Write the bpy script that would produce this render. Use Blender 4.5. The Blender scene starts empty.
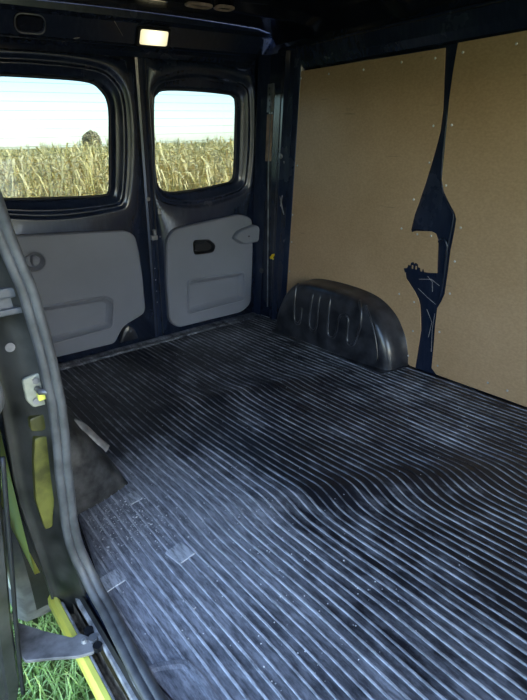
import bpy, bmesh, math, random
from mathutils import Vector, Matrix, noise
random.seed(7)
PI = math.pi
S = bpy.context.scene
COL = S.collection

# ------------------------------------------------------------------ camera
# X across the van, Y towards the rear doors, Z up, origin on the load floor
cam = bpy.data.cameras.new('camera')
cam.sensor_fit = 'VERTICAL'; cam.sensor_height = 36.0; cam.lens = 526 * 36 / 700
cam.clip_start = 0.02; cam.clip_end = 2000
camo = bpy.data.objects.new('camera', cam); COL.objects.link(camo)
right = Vector((0.785, -0.619, -0.032)).normalized()
fwd = Vector((0.566, 0.737, -0.370)).normalized()
upv = right.cross(fwd).normalized(); right = fwd.cross(upv).normalized()
M = Matrix((right, upv, -fwd)).transposed().to_4x4()
M.translation = Vector((-1.06, 0.0, 0.96))
camo.matrix_world = M
S.camera = camo

# ------------------------------------------------------------------ light
SUN = Vector((0.34, -0.84, 0.66)).normalized()
world = bpy.data.worlds.new('world'); S.world = world; world.use_nodes = True
wn = world.node_tree; wn.nodes.clear()
sky = wn.nodes.new('ShaderNodeTexSky'); sky.sky_type = 'NISHITA'; sky.sun_disc = False
sky.sun_elevation = math.asin(SUN.z); sky.sun_rotation = math.atan2(SUN.x, SUN.y)
sky.air_density = 1.0; sky.dust_density = .55; sky.ozone_density = 1.5
bg = wn.nodes.new('ShaderNodeBackground'); bg.inputs[1].default_value = 0.42
wo = wn.nodes.new('ShaderNodeOutputWorld')
wn.links.new(sky.outputs[0], bg.inputs[0]); wn.links.new(bg.outputs[0], wo.inputs[0])
sl = bpy.data.lights.new('sun', 'SUN'); sl.energy = 5.0; sl.angle = 0.01; sl.color = (1, 0.89, 0.72)
so = bpy.data.objects.new('sun', sl); COL.objects.link(so)
so.rotation_euler = SUN.to_track_quat('Z', 'Y').to_euler()
S.view_settings.view_transform = 'Standard'; S.view_settings.look = 'None'
S.view_settings.exposure = 1.5; S.view_settings.gamma = 1.0
S.view_settings.use_curve_mapping = False

# ------------------------------------------------------------------ helpers
def new_obj(name, bm, mat=None, parent=None, smooth=False):
    me = bpy.data.meshes.new(name)
    if smooth:
        for f in bm.faces: f.smooth = True
    bm.to_mesh(me); bm.free()
    o = bpy.data.objects.new(name, me); COL.objects.link(o)
    if mat: me.materials.append(mat)
    if parent: o.parent = parent
    return o
def from_py(name, vs, fs, mat, parent=None, smooth=False):
    me = bpy.data.meshes.new(name); me.from_pydata(vs, [], fs)
    if smooth: me.polygons.foreach_set('use_smooth', [True] * len(me.polygons))
    o = bpy.data.objects.new(name, me); COL.objects.link(o)
    if mat: me.materials.append(mat)
    if parent: o.parent = parent
    return o
def tag(o, label=None, cat=None, group=None, kind=None):
    if label: o['label'] = label
    if cat: o['category'] = cat
    if group: o['group'] = group
    if kind: o['kind'] = kind
    return o
def struct(o, label=None): return tag(o, label, None, None, 'structure')
def empty(name, loc=(0, 0, 0)):
    o = bpy.data.objects.new(name, None); COL.objects.link(o); o.location = loc
    o.empty_display_size = 0.05
    return o
def box(bm, lo, hi, bevel=0):
    r = bmesh.ops.create_cube(bm, size=1)
    c = [(a + b) / 2 for a, b in zip(lo, hi)]; d = [abs(b - a) for a, b in zip(lo, hi)]
    for v in r['verts']: v.co = Vector((c[0] + v.co.x * d[0], c[1] + v.co.y * d[1], c[2] + v.co.z * d[2]))
    if bevel:
        es = list({e for v in r['verts'] for e in v.link_edges})
        bmesh.ops.bevel(bm, geom=es, offset=bevel, segments=2, affect='EDGES', profile=0.6)
def catmull(pts, n=6, closed=False):
    P = [Vector(p) for p in pts]; out = []
    m = len(P); rng = range(m if closed else m - 1)
    for i in rng:
        g = (lambda k: P[k % m]) if closed else (lambda k: P[max(0, min(m - 1, k))])
        a, b, c, d = g(i - 1), g(i), g(i + 1), g(i + 2)
        for k in range(n):
            t = k / n
            out.append(0.5 * (2 * b + (c - a) * t + (2 * a - 5 * b + 4 * c - d) * t * t + (3 * b - a - 3 * c + d) * t ** 3))
    if not closed: out.append(P[-1])
    return out
def tube(bm, pts, r, seg=8, closed=False, flat=1.0, up=None):
    P = [Vector(p) for p in pts]; n = len(P); rings = []
    prev = None
    for i, p in enumerate(P):
        a = P[(i - 1) % n] if (closed or i) else p
        b = P[(i + 1) % n] if (closed or i < n - 1) else p
        t = (b - a).normalized()
        if prev is None:
            u = up and Vector(up) or (Vector((0, 0, 1)) if abs(t.z) < .9 else Vector((1, 0, 0)))
        else: u = prev
        u = (u - t * u.dot(t)).normalized(); prev = u
        w = t.cross(u)
        rr = r[i] if isinstance(r, (list, tuple)) else r
        rings.append([bm.verts.new(p + (u * math.cos(k * 2 * PI / seg) * flat + w * math.sin(k * 2 * PI / seg)) * rr) for k in range(seg)])
    for i in range(n if closed else n - 1):
        A, B = rings[i], rings[(i + 1) % n]
        for k in range(seg): bm.faces.new((A[k], A[(k + 1) % seg], B[(k + 1) % seg], B[k]))
    if not closed:
        bm.faces.new(rings[0][::-1]); bm.faces.new(rings[-1])
def loft(bm, rings, closed=True, cap0=False, cap1=False):
    R = [[bm.verts.new(p) for p in r] for r in rings]
    for A, B in zip(R, R[1:]):
        n = len(A)
        for k in range(n if closed else n - 1):
            bm.faces.new((A[k], A[(k + 1) % n], B[(k + 1) % n], B[k]))
    if cap0: bm.faces.new(R[0][::-1])
    if cap1: bm.faces.new(R[-1])
    bmesh.ops.recalc_face_normals(bm, faces=bm.faces)
    return R
def inset(poly, d):
    """offset a closed 2D outline: positive d goes outward for either winding"""
    n = len(poly); A = sum(poly[i][0] * poly[(i + 1) % n][1] - poly[(i + 1) % n][0] * poly[i][1] for i in range(n))
    s = 1 if A > 0 else -1; out = []
    for i in range(n):
        a, b, c = Vector(poly[i - 1][:2]), Vector(poly[i][:2]), Vector(poly[(i + 1) % n][:2])
        e1 = (b - a).normalized() if (b - a).length > 1e-9 else Vector((1, 0)); e2 = (c - b).normalized() if (c - b).length > 1e-9 else e1
        n1 = Vector((e1.y, -e1.x)) * s; n2 = Vector((e2.y, -e2.x)) * s
        m = n1 + n2
        m = m / max(1e-6, m.length) / max(.5, (m.normalized()).dot(n1)) if m.length > 1e-6 else n1
        out.append((b.x + m.x * d, b.y + m.y * d))
    return out
def rounded(poly, r, seg=5):
    """round the corners of a closed 2D polygon; r is one radius or a list"""
    out = []; n = len(poly)
    for i in range(n):
        a, b, c = (Vector(poly[i - 1]), Vector(poly[i]), Vector(poly[(i + 1) % n]))
        rr = r[i] if isinstance(r, (list, tuple)) else r
        d = min(rr, (a - b).length * .45, (c - b).length * .45)
        p, q = b + (a - b).normalized() * d, b + (c - b).normalized() * d
        for k in range(seg + 1):
            t = k / seg; v = p * (1 - t) ** 2 + b * 2 * t * (1 - t) + q * t * t
            out.append((v.x, v.y))
    return out
def plate(name, outer, holes, mapf, th, mat, parent=None, bev=0.0):
    """flat panel with thickness: mapf(a, b, off) puts the outline in space, off = towards the cabin"""
    bm = bmesh.new()
    def ring(pts, off): return [bm.verts.new(mapf(a, b, off)) for a, b in pts]
    fr, edges = [], []
    for k, lo in enumerate([outer] + holes):
        top = ring(inset(lo, -bev if k == 0 else bev) if bev else lo, th)
        mid = ring(lo, th - bev) if bev else None
        bot = ring(lo, 0)
        n = len(lo)
        for A, B in ([(top, mid), (mid, bot)] if bev else [(top, bot)]):
            for i in range(n): bm.faces.new((A[i], A[(i + 1) % n], B[(i + 1) % n], B[i]))
        for i in range(n): edges.append(bm.edges.get((top[i], top[(i + 1) % n])))
    bmesh.ops.triangle_fill(bm, edges=edges, use_beauty=True, use_dissolve=False)
    bmesh.ops.recalc_face_normals(bm, faces=bm.faces)
    return new_obj(name, bm, mat, parent)

# ------------------------------------------------------------------ materials
def newmat(name):
    m = bpy.data.materials.new(name); m.use_nodes = True
    return m, m.node_tree, m.node_tree.nodes['Principled BSDF']
def noise_tex(nt, scale, detail=4, vec=None, rough=.55):
    t = nt.nodes.new('ShaderNodeTexNoise'); t.inputs['Scale'].default_value = scale
    t.inputs['Detail'].default_value = detail; t.inputs['Roughness'].default_value = rough
    if vec is not None: nt.links.new(vec, t.inputs['Vector'])
    return t
def geo_vec(nt, scale=(1, 1, 1)):
    g = nt.nodes.new('ShaderNodeNewGeometry'); mp = nt.nodes.new('ShaderNodeMapping')
    mp.inputs['Scale'].default_value = scale
    nt.links.new(g.outputs['Position'], mp.inputs['Vector']); return mp.outputs['Vector']
def ramp(nt, fac, stops):
    r = nt.nodes.new('ShaderNodeValToRGB'); nt.links.new(fac, r.inputs[0])
    e = r.color_ramp.elements
    while len(e) < len(stops): e.new(0.5)
    for x, (p, c) in zip(e, stops): x.position = p; x.color = (*c, 1) if len(c) == 3 else c
    return r.outputs[0]
def mix(nt, fac, a, b, mode='MIX'):
    m = nt.nodes.new('ShaderNodeMix'); m.data_type = 'RGBA'; m.blend_type = mode
    for i, v in ((0, fac), (6, a), (7, b)):
        if hasattr(v, 'links') or hasattr(v, 'is_output'): nt.links.new(v, m.inputs[i])
        else: m.inputs[i].default_value = v if i == 0 else (*v, 1)
    return m.outputs[2]
def math_(nt, op, a, b=0.0):
    m = nt.nodes.new('ShaderNodeMath'); m.operation = op
    for i, v in ((0, a), (1, b)):
        if hasattr(v, 'is_output'): nt.links.new(v, m.inputs[i])
        else: m.inputs[i].default_value = v
    return m.outputs[0]
def bump(nt, bsdf, h, strength=.2, dist=.002):
    b = nt.nodes.new('ShaderNodeBump'); b.inputs['Strength'].default_value = strength
    b.inputs['Distance'].default_value = dist
    nt.links.new(h, b.inputs['Height']); nt.links.new(b.outputs[0], bsdf.inputs['Normal'])
def simple(name, col, rough=.5, metal=0, var=0.25, scale=12, bumps=0, coat=0, var2=None):
    m, nt, b = newmat(name)
    t = noise_tex(nt, scale, 5, geo_vec(nt))
    c = tuple(max(0, x * (1 - var)) for x in col); d = var2 or tuple(min(1, x * (1 + var)) for x in col)
    nt.links.new(ramp(nt, t.outputs[0], [(.35, c), (.65, d)]), b.inputs['Base Color'])
    b.inputs['Roughness'].default_value = rough; b.inputs['Metallic'].default_value = metal
    if coat: b.inputs['Coat Weight'].default_value = coat; b.inputs['Coat Roughness'].default_value = .08
    if bumps: bump(nt, b, noise_tex(nt, scale * 14, 3, geo_vec(nt)).outputs[0], bumps, .001)
    return m
MAT = {}
def black_paint():
    m, nt, b = newmat('black_body_paint')
    t = noise_tex(nt, 5, 6, geo_vec(nt)); s = noise_tex(nt, 60, 3, geo_vec(nt, (1, 1, .25)))
    f = math_(nt, 'MULTIPLY', t.outputs[0], s.outputs[0])
    nt.links.new(ramp(nt, f, [(.22, (.010, .016, .036)), (.45, (.022, .030, .055))]), b.inputs['Base Color'])
    nt.links.new(ramp(nt, t.outputs[0], [(.3, (.14,) * 3), (.7, (.30,) * 3)]), b.inputs['Roughness'])
    b.inputs['Coat Weight'].default_value = .25; b.inputs['Coat Roughness'].default_value = .12
    return m
MAT['black'] = black_paint()
MAT['roof'] = simple('black_roof_paint', (.010, .012, .02), .16, 0, .2, 4)
MAT['rubber_black'] = simple('black_rubber', (.012, .013, .015), .55, 0, .3, 30)
MAT['seal'] = simple('grey_worn_rubber_seal', (.075, .076, .08), .45, 0, .3, 25, .15)
MAT['jamb'] = simple('dark_olive_jamb_paint', (.035, .037, .033), .33, .1, .55, 9, .05, var2=(.075, .075, .07))
MAT['grey'] = simple('grey_door_trim_plastic', (.17, .178, .212), .5, 0, .07, 3, .3)
MAT['handle'] = simple('dark_handle_plastic', (.012, .013, .016), .35)
MAT['steel'] = simple('dull_steel', (.24, .24, .25), .4, .6, .35, 20)
MAT['screw'] = simple('zinc_screw', (.55, .55, .55), .35, .6, .2, 20)
MAT['dirty'] = simple('dusty_grey_metal', (.34, .33, .32), .75, .0, .45, 30, .3)
MAT['arm'] = simple('grey_brown_arm_steel', (.20, .19, .185), .6, .1, .5, 18, .2)
MAT['rust'] = simple('rusty_track_dirt', (.20, .16, .11), .9, 0, .7, 40, .6)
MAT['yellow'] = simple('yellow_green_body_paint', (.92, .86, .15), .5, 0, .1, 5, 0, .5)
MAT['yellow_reflection'] = simple('yellow_reflection_tint', (.10, .098, .02), .35, 0, .5, 22)  # tint of the yellow reflection painted on the jamb
MAT['white_dirty'] = simple('dirty_ivory_metal', (.36, .36, .29), .45, .1, .2, 30)
MAT['tyre'] = simple('dusty_tyre_rubber', (.11, .11, .115), .8, 0, .3, 20, .4)
MAT['rim'] = simple('pale_wheel_rim', (.55, .56, .52), .4, .3, .15, 10)
MAT['wire'] = simple('heater_wire_brown', (.34, .30, .26), .6)
MAT['vent'] = simple('bare_brown_headlining', (.34, .24, .18), .8, 0, .3, 30)

def glass():
    m = bpy.data.materials.new('rear_window_glass'); m.use_nodes = True
    nt = m.node_tree; nt.nodes.remove(nt.nodes['Principled BSDF']); out = nt.nodes['Material Output']
    tr = nt.nodes.new('ShaderNodeBsdfTransparent'); tr.inputs[0].default_value = (.40, .455, .475, 1)
    gl = nt.nodes.new('ShaderNodeBsdfGlossy'); gl.inputs['Roughness'].default_value = .02
    fr = nt.nodes.new('ShaderNodeFresnel'); fr.inputs[0].default_value = 1.45
    mx = nt.nodes.new('ShaderNodeMixShader')
    nt.links.new(fr.outputs[0], mx.inputs[0]); nt.links.new(tr.outputs[0], mx.inputs[1]); nt.links.new(gl.outputs[0], mx.inputs[2])
    nt.links.new(mx.outputs[0], out.inputs[0]); return m
MAT['glass'] = glass()

def board_mat():
    m, nt, b = newmat('brown_hardboard')
    t = noise_tex(nt, 3.0, 6, geo_vec(nt)); f = noise_tex(nt, 90, 4, geo_vec(nt, (1, 1.0, 1.6)))
    c = ramp(nt, t.outputs[0], [(.3, (.44, .275, .14)), (.7, (.54, .35, .20))])
    c2 = mix(nt, .25, c, ramp(nt, f.outputs[0], [(.35, (.30, .19, .09)), (.65, (.60, .41, .24))]))
    s = noise_tex(nt, 7, 3, geo_vec(nt, (1, .8, 9)))
    sc = ramp(nt, s.outputs[0], [(.70, (0, 0, 0)), (.76, (.5, .5, .5))])
    nt.links.new(mix(nt, sc, c2, (.20, .14, .07)), b.inputs['Base Color'])
    b.inputs['Roughness'].default_value = .5
    bump(nt, b, f.outputs[0], .12, .001); return m
MAT['board'] = board_mat()
MAT['board_edge'] = simple('hardboard_edge', (.20, .13, .06), .8)

def mat_rubber(name, dust_lo, dust_hi, top):
    """worn rubber: dark base, pale dust lying in drifts, more of it by the side door"""
    m, nt, b = newmat(name)
    v = geo_vec(nt)
    big = noise_tex(nt, 2.6, 5, v, .6); fine = noise_tex(nt, 42, 6, geo_vec(nt, (1, .35, 1)), .7)
    spk = noise_tex(nt, 130, 5, geo_vec(nt, (1, .16, 1)), .75)
    streak = noise_tex(nt, 30, 3, geo_vec(nt, (1, .06, 1)), .5)
    # drift of dust next to the left wheel arch and by the door sill
    vd = nt.nodes.new('ShaderNodeVectorMath'); vd.operation = 'DISTANCE'
    nt.links.new(geo_vec(nt), vd.inputs[0]); vd.inputs[1].default_value = (-.66, 1.14, 0)
    near = nt.nodes.new('ShaderNodeMapRange'); near.inputs[1].default_value = .06; near.inputs[2].default_value = .5
    near.inputs[3].default_value = .34; near.inputs[4].default_value = 0
    nt.links.new(vd.outputs['Value'], near.inputs[0])
    vd2 = nt.nodes.new('ShaderNodeVectorMath'); vd2.operation = 'DISTANCE'
    nt.links.new(geo_vec(nt, (1, .8, 1)), vd2.inputs[0]); vd2.inputs[1].default_value = (-.60, .50, 0)
    near2 = nt.nodes.new('ShaderNodeMapRange'); near2.inputs[1].default_value = .1; near2.inputs[2].default_value = .6
    near2.inputs[3].default_value = .18; near2.inputs[4].default_value = 0
    nt.links.new(vd2.outputs['Value'], near2.inputs[0])
    scr_ = noise_tex(nt, 9, 7, geo_vec(nt, (1, .55, 1)), .75)
    a = math_(nt, 'MULTIPLY', big.outputs[0], .40)
    a = math_(nt, 'ADD', a, math_(nt, 'MULTIPLY', scr_.outputs[0], .60))
    a = math_(nt, 'ADD', a, math_(nt, 'MULTIPLY', fine.outputs[0], .30))
    a = math_(nt, 'ADD', a, math_(nt, 'MULTIPLY', streak.outputs[0], .28))
    a = math_(nt, 'ADD', a, near.outputs[0]); a = math_(nt, 'ADD', a, near2.outputs[0])
    a = math_(nt, 'SUBTRACT', a, .44)
    k = ramp(nt, a, [(dust_lo, (0, 0, 0)), (dust_hi, (1, 1, 1))])
    k2 = mix(nt, 1.0, k, ramp(nt, spk.outputs[0], [(.36, (.30,) * 3), (.58, (1,) * 3)]), 'MULTIPLY')
    c = mix(nt, k2, (.013, .014, .020), top)
    nt.links.new(c, b.inputs['Base Color'])
    nt.links.new(ramp(nt, k2, [(0, (.34,) * 3), (1, (.8,) * 3)]), b.inputs['Roughness'])
    bump(nt, b, fine.outputs[0], .5, .002); return m
MAT['mat'] = mat_rubber('ribbed_mat_rubber', .37, .60, (.33, .33, .36))
MAT['rib'] = mat_rubber('ribbed_mat_rib_tops', .24, .50, (.58, .58, .61))
MAT['arch'] = simple('black_moulded_plastic', (.018, .020, .028), .3, 0, .5, 14, .15, coat=.3, var2=(.045, .047, .056))
MAT['arch_dusty'] = simple('dusty_black_arch', (.010, .011, .012), .5, 0, .5, 26, .5, var2=(.055, .055, .055))

# ------------------------------------------------------------------ big structure: body shell
RX = .785            # right side wall (skin behind the boards)
CZ = 1.43            # roof
YB = 2.44            # rear door plane at the floor, leaning forward .085 per metre
def yd(z): return YB - .085 * z
FRONT = -2.5
bm = bmesh.new(); box(bm, (-.835, FRONT, -.05), (.80, 2.50, -.006)); floor = struct(new_obj('floor', bm, MAT['black']))
# ground
def gz(x, y): return -.55
bm = bmesh.new(); bmesh.ops.create_grid(bm, x_segments=40, y_segments=40, size=1)
for v in bm.verts: v.co = Vector((v.co.x * 400, v.co.y * 400 + 250, -.56))
m, nt, b = newmat('grassy_soil')
t = noise_tex(nt, 2, 6, geo_vec(nt)); t2 = noise_tex(nt, 30, 4, geo_vec(nt))
nt.links.new(mix(nt, .5, ramp(nt, t.outputs[0], [(.3, (.10, .12, .03)), (.7, (.22, .20, .10))]), ramp(nt, t2.outputs[0], [(.3, (.06, .10, .02)), (.7, (.2, .26, .07))])), b.inputs['Base Color'])
b.inputs['Roughness'].default_value = .95
ground = struct(new_obj('ground', bm, m))

# ceiling: skin with pressed bows
bm = bmesh.new()
prof = []
y = FRONT
N = 140
rows = []
for i in range(N + 1):
    y = FRONT + (2.2 - FRONT) * i / N
    w = 0
    for yc in (1.92, 1.42, .92, .42, -.2, -.8, -1.5, -2.1):
        d = abs(y - yc)
        w = max(w, min(1, max(0, (.055 - d) / .015)))
    row = []
    for j in range(25):
        x = -.86 + 1.66 * j / 24
        crown = .02 * (1 - (x / .86) ** 2)
        edge = max(0, (abs(x) - .70) / .1) ** 2 * .10
        row.append((x, y, CZ + crown - edge - w * .022))
    rows.append(row)
loft(bm, rows, closed=False)
ceiling = struct(new_obj('ceiling', bm, MAT['roof'], smooth=True))
# opening pressed through the rear roof bow, brown lining behind
for (cx, cy, rx, ry) in ((.16, 1.905, .05, .022), (.265, 1.895, .035, .024)):
    bm = bmesh.new()
    pts = [(cx + rx * math.copysign(abs(math.cos(a)) ** .7, math.cos(a)), cy + ry * math.copysign(abs(math.sin(a)) ** .7, math.sin(a)), CZ - .004) for a in [k * PI / 10 for k in range(20)]]
    tube(bm, pts, .006, 6, True)
    new_obj('opening_rim', bm, MAT['vent'], ceiling)
    bm = bmesh.new(); bm.faces.new([bm.verts.new((p[0], p[1], p[2] + .001)) for p in pts]); new_obj('opening', bm, MAT['rubber_black'], ceiling)

# right wall skin (black) with the roof rail above the boards
bm = bmesh.new()
loft(bm, [[(RX, FRONT, z), (RX, 2.5, z)] for z in (-.03, 1.252)], closed=False)
wall_right = struct(new_obj('wall_right', bm, MAT['black']))
bm = bmesh.new()
loft(bm, [[(RX, FRONT, 1.252), (RX, 2.5, 1.252)], [(.770, FRONT, 1.262), (.770, 2.5, 1.262)], [(.755, FRONT, 1.29), (.755, 2.5, 1.29)], [(.745, FRONT, 1.34), (.745, 2.5, 1.34)],
      [(.76, FRONT, 1.36), (.76, 2.5, 1.36)], [(.79, FRONT, 1.45), (.79, 2.5, 1.45)]], closed=False)
rail = struct(new_obj('trim_5', bm, MAT['black']), 'black steel roof rail above the brown boards')
bm = bmesh.new(); tube(bm, [(.742, .1, 1.345), (.742, 1.2, 1.347), (.742, 2.15, 1.345)], .006, 6); new_obj('roof_rail_edge', bm, MAT['black'], rail)

# bare body strut showing between the two boards
def WR_(a, b, off): return (RX - off, a, b)
strut = [(1.30, 1.255), (1.29, 1.04), (1.31, .90), (1.36, .77), (1.40, .66), (1.41, .40), (1.37, .34), (1.33, .25), (1.32, -.02),
         (1.17, -.02), (1.165, .14), (1.165, .30), (1.145, .37), (1.135, .54), (1.125, .66), (1.13, .69), (1.19, .77), (1.20, .95), (1.19, 1.07), (1.18, 1.255)]
plate('body_strut', strut, [rounded([(1.26, .60), (1.26, .46), (1.38, .46), (1.38, .60)], .02)], WR_, .013, MAT['black'], wall_right, .004)
bm = bmesh.new()
tube(bm, catmull([(RX - .013, 1.232, 1.05), (RX - .013, 1.236, .90), (RX - .014, 1.232, .80), (RX - .014, 1.215, .745), (RX - .016, 1.172, .685), (RX - .016, 1.166, .655), (RX - .014, 1.178, .54), (RX - .014, 1.186, .37), (RX - .013, 1.205, .31)], 4), .0045, 6)
new_obj('strut_bead', bm, MAT['black'], wall_right, True)
bm = bmesh.new()
tube(bm, catmull([(RX - .016, 1.222, .565), (RX - .018, 1.205, .578), (RX - .018, 1.188, .572), (RX - .016, 1.18, .545), (RX - .016, 1.182, .52)], 4), .005, 6)
new_obj('strut_bracket', bm, MAT['black'], wall_right, True)

# rear header between roof and door tops, D pillar beside the right door
bm = bmesh.new()
hp = [(2.20, 1.455), (2.205, 1.425), (2.225, 1.412), (2.262, 1.345), (2.275, 1.335), (2.30, 1.338), (2.315, 1.326), (2.335, 1.30), (2.40, 1.295), (2.5, 1.3)]
loft(bm, [[(x, y, z) for y, z in hp] for x in (-.88, -.5, 0, .5, .80)], closed=False)
header = struct(new_obj('trim_1', bm, MAT['black']), 'black painted steel header above the two rear doors')
# oval pressing in the header
bm = bmesh.new()
def HD(a, b, off=0):   # a = x, b = distance down the slope from y 2.225
    d = Vector((0, .037, -.067)).normalized(); n = Vector((0, -.067, -.037)).normalized()
    p = Vector((a, 2.225, 1.412)) + d * b + n * off
    return (p.x, p.y, p.z)
oc = rounded([(-.40, .008), (-.30, .008), (-.30, .066), (-.40, .066)], .03)
loft(bm, [[HD(a, b, 0) for a, b in inset(oc, .006)], [HD(a, b, .006) for a, b in inset(oc, .002)], [HD(a, b, .005) for a, b in inset(oc, -.003)], [HD(a, b, .0015) for a, b in inset(oc, -.007)]], cap1=True)
hcov = new_obj('header_cover', bm, MAT['roof'], header)
bm = bmesh.new(); tube(bm, [HD(a, b, .006) for a, b in inset(oc, .003)], .0025, 6, True); new_obj('cover_rim', bm, MAT['steel'], hcov)
for a0, b0, a1, b1 in ((-.19, .075, -.165, .070), (-.03, .0, .01, .05)):
    bm = bmesh.new(); tube(bm, [HD(a0, b0, .001), HD((a0 + a1) / 2, (b0 + b1) / 2, .0015), HD(a1, b1, .001)], [.001, .003 if a0 < -.1 else .001, .001], 5); new_obj('paint_chip', bm, MAT['dirty'], header)
bm = bmesh.new(); tube(bm, catmull([HD(-.70, .082, .004), HD(-.3, .086, .004), HD(.1, .085, .004), HD(.60, .087, .004)], 4), .003, 6); new_obj('header_bead', bm, MAT['black'], header)

bm = bmesh.new()
# D pillar: profile in plan (x, y offset from door plane), extruded up the lean
pp = [(.785, 2.09), (.762, 2.10), (.748, 2.125), (.745, 2.16), (.738, 2.185), (.740, 2.20), (.744, 2.215), (.744, 2.30), (.728, 2.345), (.722, 2.37), (.735, 2.40), (.75, 2.46), (.79, 2.52)]
def pil(z): return [(x, y + .07 - .12 * z, z) for x, y in pp]
loft(bm, [pil(z) for z in (-.02, .3, .6, .9, 1.2, 1.34)], closed=False)
pillar = struct(new_obj('trim_2', bm, MAT['black']), 'black steel pillar between right rear door and brown board')
def PL_(a, b, off): return (.744 - off, a + .07 - .12 * b, b)
def P2(y, z, off=0): return (.744 - off, y, z)
plate('slotted_plate', rounded([(2.240, 1.215), (2.190, 1.215), (2.203, 1.09), (2.255, 1.09)], .003), [], P2, .004, MAT['steel'], pillar)
for k in range(4):
    bm = bmesh.new(); bmesh.ops.create_circle(bm, cap_ends=True, segments=10, radius=.005)
    for v in bm.verts: v.co = Vector(P2(2.224 + v.co.x, 1.195 - k * .027 + v.co.y, .0045))
    new_obj('plate_hole', bm, MAT['rubber_black'], pillar)
plate('slot_reflection', rounded([(2.255, 1.08), (2.206, 1.08), (2.230, .86), (2.275, .86)], .004), [], P2, .003, MAT['vent'], pillar)  # brownish reflection below the plate, built as a thin coloured piece
bm = bmesh.new(); tube(bm, catmull([(.736, 2.20, 1.19), (.736, 2.24, .87), (.736, 2.26, .53), (.736, 2.287, .07)], 5), .0035, 6); new_obj('pillar_bead', bm, MAT['steel'], pillar)
bm = bmesh.new()
bmesh.ops.create_uvsphere(bm, u_segments=12, v_segments=8, radius=.016)
for v in bm.verts: v.co = Vector((.745 + v.co.x * .6, 2.15 + v.co.y, .885 + v.co.z * 1.1))
new_obj('pillar_plug', bm, MAT['steel'], pillar, True)
bm = bmesh.new(); tube(bm, [(.742 - .01 * math.sin(a), 2.145 + .018 * math.cos(a), .86 + .02 * math.sin(a)) for a in [k * PI / 6 for k in range(-6, 1)]], .003, 6)
new_obj('pillar_loop', bm, MAT['steel'], pillar)
for a, b_ in (((2.165, .70), (2.145, .625)), ((2.145, .695), (2.16, .64)), ((2.16, .665), (2.135, .60))):
    bm = bmesh.new(); tube(bm, [(.7435, a[0], a[1]), (.7425, (a[0] + b_[0]) / 2, (a[1] + b_[1]) / 2), (.7435, b_[0], b_[1])], .003, 5)
    new_obj('bare_scratch', bm, MAT['steel'], pillar)
bm = bmesh.new(); bmesh.ops.create_cone(bm, segments=14, radius1=.016, radius2=.012, depth=.008, cap_ends=True)
for v in bm.verts: v.co = Vector((.740 - v.co.z, 2.34 + v.co.x, .272 + v.co.y))
new_obj('rubber_grommet', bm, MAT['rubber_black'], pillar)
cl = empty('cable_clip', (.742, 2.23, .37))
bm = bmesh.new(); tube(bm, [(0, -.018, .014), (-.006, -.004, .006), (-.006, .012, -.010), (0, .022, -.016)], [.003, .008, .008, .004], 8)
new_obj('clip_body', bm, simple('yellow_clip_plastic', (.7, .5, .02), .4), cl, True)
bm = bmesh.new(); box(bm, (-.003, -.004, -.02), (.002, .004, -.008), .001); new_obj('clip_foot', bm, MAT['yellow'], cl)
tag(cl, 'small yellow plastic clip on the black pillar beside the right rear door', 'clip')

# ------------------------------------------------------------------ rear doors
def DP(a, b, off=0): return (a, yd(b) - off, b)
GAPX = .129
WRo = [(0.163, 1.133), (0.181, 1.165), (0.223, 1.186), (0.39, 1.187), (0.565, 1.178), (0.608, 1.169), (0.628, 1.140), (0.626, 1.014), (0.617, 0.802), (0.600, .768), (0.568, 0.752), (0.40, 0.735), (0.224, 0.730), (0.170, 0.755), (0.150, 0.80), (.147, .95)]
WLo = [(-0.60, 1.16), (-.56, 1.205), (-.50, 1.218), (-0.34, 1.218), (-0.138, 1.210), (-0.075, 1.180), (-0.045, 1.12), (-0.055, 0.984), (-0.075, 0.80), (-0.088, 0.757), (-.12, .745), (-0.307, 0.752), (-0.48, 0.762), (-.56, .775), (-.605, .82), (-.61, .95)]
def polar(poly, c, n, ext=None):
    """resample a star-shaped outline at n angles around c"""
    out = []
    m = len(poly)
    for k in range(n):
        a = 2 * PI * k / n; d = Vector((math.cos(a), math.sin(a))); best = None
        for i in range(m):
            p, q = Vector(poly[i]) - Vector(c), Vector(poly[(i + 1) % m]) - Vector(c)
            e = q - p; den = d.x * e.y - d.y * e.x
            if abs(den) < 1e-9: continue
            t = (p.x * e.y - p.y * e.x) / den; s = (p.x * d.y - p.y * d.x) / den
            if t > 0 and -1e-6 <= s <= 1 + 1e-6 and (best is None or t > best): best = t
        out.append((c[0] + d.x * best, c[1] + d.y * best))
    return out
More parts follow.
